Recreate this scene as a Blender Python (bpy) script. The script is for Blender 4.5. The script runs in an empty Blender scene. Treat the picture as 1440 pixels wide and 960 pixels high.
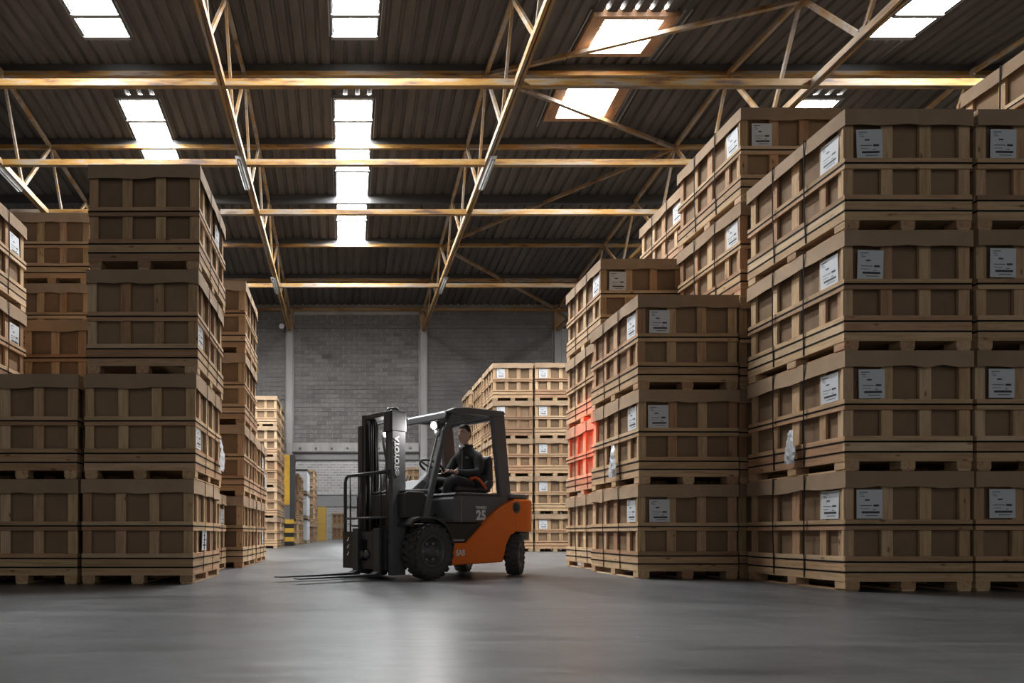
import bpy, math, random
from mathutils import Vector, Matrix
random.seed(7)
R = math.radians
scene = bpy.context.scene
COL = scene.collection

# ------------------------------------------------------------------ camera
EYE = .555
cam_data = bpy.data.cameras.new('camera')
cam_data.sensor_width = 36.0
cam_data.lens = 24.0
cam_data.shift_x = (720 - 486) / 1440
cam_data.shift_y = (750 - 480) / 1440
cam_data.clip_end = 200
cam = bpy.data.objects.new('camera', cam_data)
COL.objects.link(cam)
cam.location = (0, 0, EYE)
cam.rotation_euler = (R(90), 0, 0)
scene.camera = cam

# ------------------------------------------------------------------ world, exposure
world = bpy.data.worlds.new('sky')
scene.world = world
world.use_nodes = True
world.node_tree.nodes['Background'].inputs['Color'].default_value = (1.0, 1.0, 1.0, 1)
world.node_tree.nodes['Background'].inputs['Strength'].default_value = .22
scene.view_settings.view_transform = 'Standard'
scene.view_settings.look = 'None'
scene.view_settings.exposure = 0.55
scene.view_settings.gamma = 1.0
scene.view_settings.use_curve_mapping = False
SKYLIGHT = 62.0          # brightness of the daylit roof sheets
LAMP_W = 30.0            # forklift work lamps
RED_W = 330.0             # forklift red side lamp

# ------------------------------------------------------------------ materials
def mat(name):
    m = bpy.data.materials.new(name)
    m.use_nodes = True
    return m, m.node_tree.nodes, m.node_tree.links, m.node_tree.nodes['Principled BSDF']

def plain(name, col, rough=.5, metal=0.0, emit=0.0, coat=0.0, spec=.5):
    m, n, l, b = mat(name)
    b.inputs['Base Color'].default_value = (*col, 1)
    b.inputs['Roughness'].default_value = rough
    b.inputs['Metallic'].default_value = metal
    b.inputs['Specular IOR Level'].default_value = spec
    b.inputs['Coat Weight'].default_value = coat
    if emit:
        b.inputs['Emission Color'].default_value = (*col, 1)
        b.inputs['Emission Strength'].default_value = emit
    return m

def ramp(n, stops):
    r = n.new('ShaderNodeValToRGB')
    while len(r.color_ramp.elements) < len(stops):
        r.color_ramp.elements.new(.5)
    for e, (p, c) in zip(r.color_ramp.elements, stops):
        e.position = p
        e.color = (*c, 1) if len(c) == 3 else c
    return r

def obj_coords(n, l, scale):
    """object coordinates, moved by the object's own random number"""
    tc = n.new('ShaderNodeTexCoord')
    oi = n.new('ShaderNodeObjectInfo')
    mul = n.new('ShaderNodeMath'); mul.operation = 'MULTIPLY'; mul.inputs[1].default_value = 57.0
    l.new(oi.outputs['Random'], mul.inputs[0])
    add = n.new('ShaderNodeVectorMath'); add.operation = 'ADD'
    l.new(tc.outputs['Object'], add.inputs[0]); l.new(mul.outputs[0], add.inputs[1])
    mp = n.new('ShaderNodeMapping'); mp.inputs['Scale'].default_value = scale
    l.new(add.outputs[0], mp.inputs['Vector'])
    return mp, oi

def noise(n, l, vec, scale, detail=4, rough=.6):
    t = n.new('ShaderNodeTexNoise')
    t.inputs['Scale'].default_value = scale
    t.inputs['Detail'].default_value = detail
    t.inputs['Roughness'].default_value = rough
    if vec is not None:
        l.new(vec, t.inputs['Vector'])
    return t

def mix(n, l, a, b, fac, mode='MIX'):
    x = n.new('ShaderNodeMix'); x.data_type = 'RGBA'; x.blend_type = mode
    for s, v in ((6, a), (7, b), (0, fac)):
        if hasattr(v, 'default_value') or hasattr(v, 'is_linked'):
            l.new(v, x.inputs[s])
        elif isinstance(v, (int, float)):
            x.inputs[s].default_value = v
        else:
            x.inputs[s].default_value = (*v, 1)
    return x.outputs[2]

def wood(name, axis, tones, rough=.75):
    sc = [14, 14, 14]; sc[axis] = 1.1
    m, n, l, b = mat(name)
    mp, oi = obj_coords(n, l, sc)
    g = noise(n, l, mp.outputs[0], 2.0, 5, .65)
    tone = ramp(n, tones); tone.color_ramp.interpolation = 'LINEAR'
    l.new(oi.outputs['Random'], tone.inputs[0])
    gr = ramp(n, [(.3, (.66, .62, .58)), (.55, (1, 1, 1)), (.8, (1.1, 1.06, 1.0))])
    l.new(g.outputs['Fac'], gr.inputs[0])
    c = mix(n, l, tone.outputs[0], gr.outputs[0], 1.0, 'MULTIPLY')
    sk = [9, 9, 9]; sk[axis] = 3.4
    mp2, _ = obj_coords(n, l, sk)
    v = n.new('ShaderNodeTexVoronoi'); v.inputs['Scale'].default_value = 1.0
    l.new(mp2.outputs[0], v.inputs['Vector'])
    kn = ramp(n, [(.06, (.28, .18, .10)), (.14, (1, 1, 1))])
    l.new(v.outputs['Distance'], kn.inputs[0])
    c2 = mix(n, l, c, kn.outputs[0], .75, 'MULTIPLY')
    l.new(c2, b.inputs['Base Color'])
    b.inputs['Roughness'].default_value = rough
    b.inputs['Specular IOR Level'].default_value = .25
    return m

PINE = [(0, (0.449, 0.295, 0.166)), (.17, (0.653, 0.458, 0.267)), (.33, (0.428, 0.243, 0.138)), (.5, (0.673, 0.496, 0.313)), (.67, (0.530, 0.313, 0.184)), (.84, (0.612, 0.430, 0.239)), (1, (0.337, 0.201, 0.120))]
WOOD = [wood('pine_x', 0, PINE), wood('pine_y', 1, PINE), wood('pine_z', 2, PINE)]
WOOD_DULL = wood('pallet_wood', 0, [(0, (.42, .29, .17)), (.5, (.50, .37, .22)), (1, (.33, .23, .14))])

def cardboard(name, c0, c1):
    m, n, l, b = mat(name)
    mp, oi = obj_coords(n, l, (1, 1, 1))
    g = noise(n, l, mp.outputs[0], 3.0, 3)
    r0 = ramp(n, [(.0, c0), (1., c1)])
    l.new(oi.outputs['Random'], r0.inputs[0])
    r = ramp(n, [(.3, (.86, .85, .84)), (.7, (1.05, 1.04, 1.03))])
    l.new(g.outputs['Fac'], r.inputs[0])
    l.new(mix(n, l, r0.outputs[0], r.outputs[0], 1.0, 'MULTIPLY'), b.inputs['Base Color'])
    b.inputs['Roughness'].default_value = .8
    b.inputs['Specular IOR Level'].default_value = .2
    return m
CARTON = cardboard('cardboard', (0.235, 0.156, 0.096), (0.310, 0.208, 0.128))
LIDC = cardboard('lid_cardboard', (0.345, 0.243, 0.158), (0.425, 0.301, 0.196))

def dusty(name, stops, scale=(1, 1, 1), nscale=2.0, rough=.7, detail=6, rnd=.25, bump=0.0, metal=0):
    """noise-coloured surface with a little per-object variation"""
    m, n, l, b = mat(name)
    mp, oi = obj_coords(n, l, scale)
    g = noise(n, l, mp.outputs[0], nscale, detail, .65)
    r = ramp(n, stops); l.new(g.outputs['Fac'], r.inputs[0])
    v = ramp(n, [(0, (1 - rnd,) * 3), (1, (1 + rnd * .6,) * 3)])
    l.new(oi.outputs['Random'], v.inputs[0])
    l.new(mix(n, l, r.outputs[0], v.outputs[0], 1.0, 'MULTIPLY'), b.inputs['Base Color'])
    b.inputs['Roughness'].default_value = rough
    b.inputs['Metallic'].default_value = metal
    if bump:
        bp = n.new('ShaderNodeBump'); bp.inputs['Strength'].default_value = bump; bp.inputs['Distance'].default_value = .02
        l.new(g.outputs['Fac'], bp.inputs['Height']); l.new(bp.outputs[0], b.inputs['Normal'])
    return m

PAINT_STOPS = [(.36, (.08, .04, .025)), (.42, (.23, .105, .025)), (.47, (.30, .155, .03)), (.52, (.31, .175, .045)), (.56, (.28, .215, .155)), (.61, (.26, .21, .165)), (.68, (.17, .095, .055))]
PAINT = [dusty('worn_yellow_paint_x', PAINT_STOPS, (.35, 3, 3), 2.2, .55, rnd=.15),
         dusty('worn_yellow_paint_y', PAINT_STOPS, (3, .35, 3), 2.2, .55, rnd=.15)]
STRUT = dusty('worn_strut_paint', [(.34, (.12, .065, .04)), (.43, (.30, .16, .05)), (.50, (.27, .18, .095)), (.57, (.30, .245, .20)), (.66, (.19, .13, .09))], (1.2, 1.2, 1.2), 1.6, .6, rnd=.2)
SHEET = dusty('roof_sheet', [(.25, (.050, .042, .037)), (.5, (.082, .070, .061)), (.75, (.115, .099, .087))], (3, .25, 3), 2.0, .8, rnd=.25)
DARKBEAM = plain('dark_purlin', (.045, .043, .043), .6)
BLOCK = dusty('concrete_block', [(.25, (.095, .088, .083)), (.5, (.135, .126, .119)), (.75, (.18, .168, .16))], (1, 1, 1), 5.0, .9, rnd=.28, bump=.2)
MORTAR = dusty('mortar', [(.3, (.27, .255, .24)), (.7, (.40, .38, .36))], (1, 1, 1), 1.2, .9, rnd=0)
RENDERED = dusty('dirty_block', [(.25, (.10, .092, .086)), (.5, (.14, .13, .122)), (.75, (.175, .162, .152))], (1, 1, 1), 1.5, .9, rnd=.12)
CONCRETE = dusty('pale_concrete', [(.3, (.22, .21, .20)), (.7, (.34, .325, .31))], (2, 2, .4), 2.0, .85, rnd=.05)
GREYSTEEL = plain('grey_steel', (.17, .165, .165), .5, .1)
STRAP = plain('strap', (.015, .014, .014), .8, spec=.1)
PAPER = plain('paper', (.66, .68, .70), .6)
INK = plain('ink', (.04, .04, .05), .6)
PLASTIC = plain('white_plastic', (.70, .72, .75), .35)
YELLOW = dusty('yellow_paint', [(.3, (.55, .30, .03)), (.6, (.72, .42, .045))], (1, 1, .5), 3.0, .45, rnd=0)
DOORYEL = plain('door_yellow', (.34, .20, .03), .6)
BLACK = plain('black_paint', (.02, .02, .02), .45)

def floor_material():
    m, n, l, b = mat('polished_concrete')
    tc = n.new('ShaderNodeTexCoord')
    g1 = noise(n, l, tc.outputs['Object'], .6, 9, .68)
    r1 = ramp(n, [(.35, (.055, .055, .056)), (.5, (.088, .088, .089)), (.65, (.13, .13, .131))])
    l.new(g1.outputs['Fac'], r1.inputs[0])
    g2 = noise(n, l, tc.outputs['Object'], 9.0, 8, .7)
    r2 = ramp(n, [(.3, (.80, .80, .80)), (.7, (1.15, 1.15, 1.15))])
    l.new(g2.outputs['Fac'], r2.inputs[0])
    c = mix(n, l, r1.outputs[0], r2.outputs[0], 1.0, 'MULTIPLY')
    # tyre scuffs: long thin curved streaks
    mp = n.new('ShaderNodeMapping'); mp.inputs['Rotation'].default_value = (0, 0, R(38)); mp.inputs['Scale'].default_value = (.5, 4.5, 1)
    l.new(tc.outputs['Object'], mp.inputs['Vector'])
    g3 = noise(n, l, mp.outputs[0], 1.2, 8, .75); g3.inputs['Distortion'].default_value = .8
    r3 = ramp(n, [(.36, (.55, .55, .55)), (.47, (1, 1, 1)), (.55, (1, 1, 1)), (.66, (1.4, 1.4, 1.4))])
    l.new(g3.outputs['Fac'], r3.inputs[0])
    c = mix(n, l, c, r3.outputs[0], .6, 'MULTIPLY')
    # scattered pale specks
    v = n.new('ShaderNodeTexVoronoi'); v.inputs['Scale'].default_value = 1.7
    l.new(tc.outputs['Object'], v.inputs['Vector'])
    r4 = ramp(n, [(.015, (.30, .30, .29)), (.04, (0, 0, 0))])
    l.new(v.outputs['Distance'], r4.inputs[0])
    c = mix(n, l, c, r4.outputs[0], .5, 'ADD')
    l.new(c, b.inputs['Base Color'])
    rr = ramp(n, [(.3, (.31, .31, .31)), (.7, (.43, .43, .43))])
    l.new(g3.outputs['Fac'], rr.inputs[0]); l.new(rr.outputs[0], b.inputs['Roughness'])
    bp = n.new('ShaderNodeBump'); bp.inputs['Strength'].default_value = .08; bp.inputs['Distance'].default_value = .01
    l.new(g2.outputs['Fac'], bp.inputs['Height']); l.new(bp.outputs[0], b.inputs['Normal'])
    return m
FLOOR = floor_material()

def skylight_material(name, strength):
    m, n, l, b = mat(name)
    mp, oi = obj_coords(n, l, (5, .5, 1))
    g = noise(n, l, mp.outputs[0], 2.0, 5, .6)
    r = ramp(n, [(.3, (.62, .62, .62)), (.55, (1, 1, 1))])
    l.new(g.outputs['Fac'], r.inputs[0])
    b.inputs['Base Color'].default_value = (.6, .6, .6, 1)
    b.inputs['Roughness'].default_value = .6
    c = mix(n, l, r.outputs[0], (.97, 1.0, 1.02), 1.0, 'MULTIPLY')
    l.new(c, b.inputs['Emission Color'])
    b.inputs['Emission Strength'].default_value = strength
    return m
SKYMAT = skylight_material('daylit_translucent_sheet', SKYLIGHT)
ADDED_FARGLOW = skylight_material('daylit_far_sheet', 9.0)  # glow for the added roof strips of the second hall

def brick_material():
    m, n, l, b = mat('far_block_wall')
    tc = n.new('ShaderNodeTexCoord')
    mp = n.new('ShaderNodeMapping'); mp.inputs['Rotation'].default_value = (R(90), 0, 0)
    l.new(tc.outputs['Object'], mp.inputs['Vector'])
    t = n.new('ShaderNodeTexBrick')
    t.inputs['Scale'].default_value = 1.0; t.inputs['Brick Width'].default_value = .5; t.inputs['Row Height'].default_value = .2
    t.inputs['Mortar Size'].default_value = .02
    t.inputs['Color1'].default_value = (.20, .19, .18, 1); t.inputs['Color2'].default_value = (.27, .255, .24, 1); t.inputs['Mortar'].default_value = (.36, .34, .32, 1)
    l.new(mp.outputs[0], t.inputs['Vector']); l.new(t.outputs['Color'], b.inputs['Base Color'])
    b.inputs['Roughness'].default_value = .9
    return m
FARBLOCK = brick_material()

# ------------------------------------------------------------------ mesh helpers
class MB:
    def __init__(s):
        s.v = []; s.f = []; s.mi = []; s.sm = []
    def add(s, verts, faces, mi=0, smooth=False):
        o = len(s.v)
        s.v += [tuple(p) for p in verts]
        for f in faces:
            s.f.append(tuple(i + o for i in f)); s.mi.append(mi); s.sm.append(smooth)
        return s
    def box(s, x0, x1, y0, y1, z0, z1, mi=0):
        v = [(x0, y0, z0), (x1, y0, z0), (x1, y1, z0), (x0, y1, z0), (x0, y0, z1), (x1, y0, z1), (x1, y1, z1), (x0, y1, z1)]
        return s.add(v, [(0, 3, 2, 1), (4, 5, 6, 7), (0, 1, 5, 4), (1, 2, 6, 5), (2, 3, 7, 6), (3, 0, 4, 7)], mi)
    def beam(s, p, q, w, h, up=(0, 0, 1), mi=0):
        p = Vector(p); q = Vector(q); d = (q - p).normalized(); up = Vector(up)
        if abs(d.dot(up)) > .98: up = Vector((1, 0, 0))
        a = d.cross(up).normalized(); c = a.cross(d)
        v = []
        for e in (p, q):
            for sa, sc in ((-1, -1), (1, -1), (1, 1), (-1, 1)):
                v.append(e + a * sa * w / 2 + c * sc * h / 2)
        return s.add(v, [(3, 2, 1, 0), (4, 5, 6, 7), (0, 1, 5, 4), (1, 2, 6, 5), (2, 3, 7, 6), (3, 0, 4, 7)], mi)
    def tube(s, path, r, n=8, mi=0, closed=False, smooth=True):
        P = [Vector(p) for p in path]; N = len(P); rings = []
        rr = r if isinstance(r, (list, tuple)) else [r] * N
        for i in range(N):
            if closed: t = P[(i + 1) % N] - P[i - 1]
            else: t = P[min(i + 1, N - 1)] - P[max(i - 1, 0)]
            t.normalize()
            up = Vector((0, 0, 1)) if abs(t.z) < .9 else Vector((1, 0, 0))
            a = t.cross(up).normalized(); b = a.cross(t)
            rings.append([P[i] + (a * math.cos(2 * math.pi * k / n) + b * math.sin(2 * math.pi * k / n)) * rr[i] for k in range(n)])
        v = [p for g in rings for p in g]; f = []
        for i in range(N if closed else N - 1):
            j = (i + 1) % N
            for k in range(n):
                k2 = (k + 1) % n
                f.append((i * n + k, j * n + k, j * n + k2, i * n + k2))
        s.add(v, f, mi, smooth)
        if not closed:
            o = len(s.v) - len(v)
            s.f.append(tuple(o + k for k in range(n))); s.mi.append(mi); s.sm.append(False)
            s.f.append(tuple(o + (N - 1) * n + k for k in reversed(range(n)))); s.mi.append(mi); s.sm.append(False)
        return s
    def prism(s, pts, y0, y1, mi=0, plane='xz'):
        """polygon pts in a plane, extruded along the third axis"""
        n = len(pts)
        area = sum(pts[i][0] * pts[(i + 1) % n][1] - pts[(i + 1) % n][0] * pts[i][1] for i in range(n))
        if area < 0: pts = pts[::-1]
        if plane == 'xz':
            v = [(a, y1, b) for a, b in pts] + [(a, y0, b) for a, b in pts]
        elif plane == 'xy':
            v = [(a, b, y0) for a, b in pts] + [(a, b, y1) for a, b in pts]
        else:
            v = [(y0, a, b) for a, b in pts] + [(y1, a, b) for a, b in pts]
        f = [tuple(reversed(range(n))), tuple(range(n, 2 * n))]
        for i in range(n):
            j = (i + 1) % n
            f.append((i, j, n + j, n + i))
        return s.add(v, f, mi)
    def lathe(s, prof, n=24, mi=0, axis='y', smooth=True, close=False):
        v = []; f = []; m = len(prof)
        for i in range(n):
            a = 2 * math.pi * i / n
            for r, t in prof:
                if axis == 'y': v.append((r * math.cos(a), t, r * math.sin(a)))
                elif axis == 'z': v.append((r * math.cos(a), r * math.sin(a), t))
                else: v.append((t, r * math.cos(a), r * math.sin(a)))
        for i in range(n):
            j = (i + 1) % n
            for k in range(m if close else m - 1):
                k2 = (k + 1) % m
                f.append((i * m + k, i * m + k2, j * m + k2, j * m + k))
        return s.add(v, f, mi, smooth)
    def mesh(s, name, mats):
        me = bpy.data.meshes.new(name)
        me.from_pydata(s.v, [], s.f)
        for m in (mats if isinstance(mats, (list, tuple)) else [mats]): me.materials.append(m)
        me.polygons.foreach_set('material_index', s.mi)
        me.polygons.foreach_set('use_smooth', s.sm)
        me.update()
        return me

def link(name, me, parent=None, loc=(0, 0, 0), rot=None, **props):
    o = bpy.data.objects.new(name, me)
    COL.objects.link(o)
    o.location = loc
    if rot is not None: o.rotation_euler = rot
    if parent is not None: o.parent = parent
    for k, v in props.items(): o[k] = v
    return o

def thing(name, label, category, loc=(0, 0, 0), rz=0, group=None):
    o = link(name, None, None, loc, (0, 0, rz))
    o.empty_display_size = .1
    o['label'] = label; o['category'] = category
    if group: o['group'] = group
    return o

def bevel(o, w=.01, seg=2, angle=40):
    m = o.modifiers.new('bevel', 'BEVEL'); m.width = w; m.segments = seg; m.limit_method = 'ANGLE'; m.angle_limit = R(angle)
    return o

_cache = {}
def box_mesh(dx, dy, dz, m):
    k = (round(dx, 4), round(dy, 4), round(dz, 4), m.name)
    if k not in _cache:
        _cache[k] = MB().box(-dx / 2, dx / 2, -dy / 2, dy / 2, -dz / 2, dz / 2).mesh('piece', m)
    return _cache[k]

def piece(name, x0, x1, y0, y1, z0, z1, m, parent=None, **props):
    return link(name, box_mesh(x1 - x0, y1 - y0, z1 - z0, m), parent, ((x0 + x1) / 2, (y0 + y1) / 2, (z0 + z1) / 2), **props)

# ================================================================== THE HALL
WALL_Y = 31.0
XL, XR = -15.0, 19.0
ZRIDGE, YRIDGE, SLOPE = EYE + 11.5, 17.1, .0979
def ztop(y): return ZRIDGE - SLOPE * abs(y - YRIDGE)
PANELS = [6.1, 8.85, 11.6, 14.35, 17.1, 19.85, 22.6, 25.35, 28.1, 31.0]

link('floor', MB().box(XL, XR, -8, 66, -.2, 0).mesh('floor', FLOOR), kind='structure')
WALLDARK = plain('side_wall', (.13, .125, .12), .9)
link('wall_left', MB().box(XL - .2, XL, -8, 66, 0, 12.5).mesh('wall_left', WALLDARK), kind='structure')
link('wall_right', MB().box(XR, XR + .2, -8, 66, 0, 12.5).mesh('wall_right', WALLDARK), kind='structure')

# ---- far wall: mortar bed with an opening under the lintel, blocks on it
COLX = [-8.58, -2.53, 3.52, 9.57, 15.62]
OP0, OP1, OPZ = -2.45, 3.36, 3.85
wm = MB()
wm.box(XL, OP0, WALL_Y, WALL_Y + .2, 0, 12)
wm.box(OP1, XR, WALL_Y, WALL_Y + .2, 0, 12)
wm.box(OP0, OP1, WALL_Y, WALL_Y + .2, OPZ, 12)
wall = link('wall_back', wm.mesh('wall_back', MORTAR), kind='structure')
BW, BH, J = .495, .2, .024
bm1 = box_mesh(BW - J, .03, BH - J, BLOCK)
rest = MB(); rest2 = MB()
cnt = 0
bays = [(-5.2, -2.73, rest), (-2.33, 3.32, None), (3.72, 9.37, rest2)]
for (bx0, bx1, tgt) in bays:
    zb = 4.68 if tgt is None else 0.02
    row = 0
    z = zb
    while z + BH < 10.62:
        x = bx0 - (BW / 2 if row % 2 else 0)
        while x < bx1 - .02:
            a = max(x, bx0); b = min(x + BW, bx1)
            if b - a > .08:
                pr = random.uniform(0, .008)
                if tgt is None and cnt < 300 and z > 4.6:
                    link('block', box_mesh(b - a - J, .03, BH - J, BLOCK), wall, ((a + b) / 2, WALL_Y - .012 - pr + .004, z + BH / 2)); cnt += 1
                else:
                    (rest if tgt is None else tgt).box(a + J / 2, b - J / 2, WALL_Y - .024 - pr, WALL_Y + .01, z + J / 2, z + BH - J / 2)
            x += BW
        z += BH; row += 1
o = link('block_courses', rest.mesh('blocks', BLOCK), wall); o['kind'] = 'stuff'
o = link('block_courses', rest2.mesh('blocks', RENDERED), wall); o['kind'] = 'stuff'
# ledge course below the eaves
for i in range(4):
    a, b = COLX[i] + .16, COLX[i + 1] - .16
    piece('ledge', a, b, WALL_Y - .08, WALL_Y, 9.86, 9.98, RENDERED, wall)
# lintel over the opening
lt = thing('lintel', 'grey steel and concrete lintel spanning the opening in the block wall', 'lintel', (.45, WALL_Y - .12, 0))
piece('concrete_band', -2.85, 2.85, -.06, .1, 4.26, 4.66, CONCRETE, lt)
piece('steel_web', -2.85, 2.85, -.0, .1, 3.90, 4.20, GREYSTEEL, lt)
piece('flange', -2.87, 2.87, -.1, .1, 4.20, 4.26, DARKBEAM, lt)
piece('flange', -2.87, 2.87, -.1, .1, 3.85, 3.90, DARKBEAM, lt)
for k in range(8):
    x = -2.5 + k * .71
    link('bolt', MB().lathe([(0, -.05), (.05, -.05), (.05, 0), (0, 0)], 8, axis='y').mesh('bolt', GREYSTEEL), lt, (x, -.06, 4.42))

# ---- columns at the far wall
def column(i, lower):
    words = ['concrete column in the far wall behind the tall left stacks',
             'concrete column with yellow striped foot left of the wall opening',
             'concrete column rising behind the forklift guard roof',
             'concrete column above the far pale crate stacks',
             'concrete column far right in the block wall'][i]
    t = thing('column', words, 'column', (COLX[i], WALL_Y - .1, 0), group='columns of the far wall')
    z0 = 4.1 if lower else 0
    piece('shaft', -.14, .14, -.12, .1, z0, 9.75, CONCRETE, t)
    piece('side_strip', .14, .20, -.04, .1, z0, 9.75, GREYSTEEL, t)
    piece('head_plate', -.16, .16, -.16, .1, 9.75, 10.7, PAINT[0], t)
    if lower:
        piece('yellow_shaft', -.26, .02, -.2, .1, 1.85, 4.1, YELLOW, t, label='yellow painted lower shaft')
        piece('dark_flange', .02, .26, -.2, .1, 1.2, 4.1, DARKBEAM, t)
        piece('dark_shaft', -.26, .02, -.18, .1, 1.2, 1.85, GREYSTEEL, t)
        for k in range(6):
            piece('stripe_band', -.2, .2, -.22, .1, k * .2, (k + 1) * .2, BLACK if k % 2 == 0 else YELLOW, t, label='black band' if k % 2 == 0 else 'yellow band')
    return t
for i in range(5): column(i, i == 1)
fl = thing('wall_floodlight', 'small round white floodlight beside the left truss foot', 'light', (-2.86, WALL_Y - .35, 9.85))
link('bracket', MB().beam((0, .3, .1), (0, 0, .05), .03, .03).mesh('bracket', GREYSTEEL), fl)
link('housing', MB().lathe([(0, .06), (.1, .05), (.13, -.04), (.12, -.06)], 14, axis='y').mesh('housing', CONCRETE), fl)
link('lens', MB().lathe([(.12, -.055), (0, -.058)], 14, axis='y').mesh('lens', PAPER), fl)

# ---- second hall behind the opening
FY = 53.0
w2 = MB()
w2.box(XL, -1.49, FY, FY + .2, 0, 9); w2.box(-.05, XR, FY, FY + .2, 0, 9); w2.box(-1.49, -.05, FY, FY + .2, 2.6, 9)
link('wall_far_hall', w2.mesh('wall_far_hall', FARBLOCK), kind='structure')
link('trim_1', MB().box(-8, 8, FY - .2, FY, 3.55, 3.8).mesh('trim', CONCRETE), kind='structure')
link('trim_2', MB().box(-8, 8, FY - .15, FY, 2.65, 3.5).mesh('trim', GREYSTEEL), kind='structure')
dr = thing('sliding_door', 'yellow sliding door leaf beside the far doorway', 'door', (-1.83, FY - .12, 0))
piece('door_leaf', -.34, .32, -.03, .03, 0.02, 1.3, DOORYEL, dr)
piece('door_leaf', -.34, .32, -.03, .03, 1.32, 2.62, DOORYEL, dr)
piece('door_post', .34, .44, -.06, .06, 0, 2.62, CONCRETE, dr)
r2 = MB()
for (a, b) in ((XL, -6), (-4.6, -.4), (1.0, 6), (7.4, XR)): r2.box(a, b, WALL_Y + .2, 66, 8.6, 8.7)
r2.box(-6, -4.6, WALL_Y + .2, 34, 8.6, 8.7); r2.box(-.4, 1.0, WALL_Y + .2, 34, 8.6, 8.7); r2.box(6, 7.4, WALL_Y + .2, 34, 8.6, 8.7)
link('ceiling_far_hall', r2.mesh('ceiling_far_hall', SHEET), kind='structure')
for i, x in enumerate((-5.3, .3, 6.7)):  # unseen glowing roof strips, added to light the second hall
    link('window_%d' % (i + 1), MB().box(x - .7, x + .7, 34, 64, 8.62, 8.66).mesh('roof_glazing', ADDED_FARGLOW), kind='structure')
link('wall_end', MB().box(XL, XR, 66, 66.2, 0, 9).mesh('wall_end', FARBLOCK), kind='structure')

# ---- roof: corrugated sheets column by column
P = .96
X0 = -.27
def sheet_profile(w):
    pts = []; n = int(round(w / .32))
    for k in range(n):
        x = k * .32
        pts += [(x, 0), (x + .20, 0), (x + .235, .06), (x + .285, .06)]
    pts.append((n * .32, 0))
    return pts
_sh = {}
def sheet_mesh(y0, y1, m):
    sg = 1 if y1 > YRIDGE + .01 else -1
    k = (round(y1 - y0, 3), sg, m.name)
    if k not in _sh:
        pr = sheet_profile(P); L = y1 - y0
        dz = -SLOPE * L * sg
        v = [(x, 0, z) for x, z in pr] + [(x, L + .04, z + dz - .004) for x, z in pr]
        n = len(pr)
        f = [(i, n + i, n + i + 1, i + 1) for i in range(n - 1)]
        mb = MB().add(v, f)
        me = mb.mesh('sheet', m); _sh[k] = me
    return _sh[k]
def zsheet(y): return ztop(y) + .24
YN = 9.6
cz0, cz1 = ztop(YN) + .2, ztop(YN) + .3
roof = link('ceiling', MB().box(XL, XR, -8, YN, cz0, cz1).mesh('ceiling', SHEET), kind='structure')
rows = [(YN, 11.6), (11.6, 14.35), (14.35, 17.1), (17.1, 19.85), (19.85, 22.6), (22.6, 25.35), (25.35, 28.1), (28.1, 31.0)]
def sheet(k, y0, y1):
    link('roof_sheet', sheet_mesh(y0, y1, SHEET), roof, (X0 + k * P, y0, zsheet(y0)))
rank = {-6: 'left', 0: 'middle', 13: 'right'}
FRAME = plain('glazing_bar', (.22, .215, .21), .5, .3)
WINWOOD = dusty('window_board', [(.3, (.20, .10, .05)), (.6, (.34, .18, .09))], (3, 1, 1), 3.0, .6, rnd=.1)
GLASSLIT = plain('daylit_pane', (.97, 1.0, 1.0), .3, emit=SKYLIGHT)
def skylight(k, ys, words):
    x0 = X0 + k * P
    t = thing('skylight', words, 'skylight', (x0, ys[0], zsheet(ys[0])), group='skylight strips in the roof')
    for a, b in zip(ys[:-1], ys[1:]):
        link('pane', sheet_mesh(a, b, SKYMAT), t, (0, a - ys[0], zsheet(a) - zsheet(ys[0])))
        ms = [(a, .10)] + ([((a + b) / 2, .10)] if b - a > 1.2 else []) + [(b, .10)]
        for y, w in ms:
            z = zsheet(y) - zsheet(ys[0])
            piece('glazing_bar', -.06, P + .06, y - ys[0] - w / 2, y - ys[0] + w / 2, z - .10, z - .01, FRAME, t)
    for xx in (-.04, P + .04, -.11, P + .11):
        link('edge_bar', MB().beam((xx, 0, -.03), (xx, ys[-1] - ys[0], zsheet(ys[-1]) - zsheet(ys[0]) - .03), .025, .05).mesh('bar', FRAME), t)
for k in range(-15, 20):
    for (a, b) in rows:
        if k in (-6, 0, 13):
            if a == 17.1: sheet(k, 17.1, 18.15); continue
            if a == 14.35: sheet(k, 15.9, 17.1); continue
            if a in (11.6, 19.85, 22.6) or (a == YN and k != -6): continue
        if k in (6, 7):
            if a == 17.1: sheet(k, 17.1, 17.5); sheet(k, 19.0, 19.85); continue
            if a == 14.35: sheet(k, 14.35, 15.1); sheet(k, 16.6, 17.1); continue
        sheet(k, a, b)
for k, nm in rank.items():
    skylight(k, ([YN] if k != -6 else []) + [11.6, 14.35, 15.9], '%s corrugated skylight strip on the nearer roof slope' % nm)  # unseen near panes of middle and right strips added to light crate sides
    skylight(k, [18.15, 19.85, 22.6, 25.35], '%s corrugated skylight strip on the far roof slope' % nm)
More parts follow.
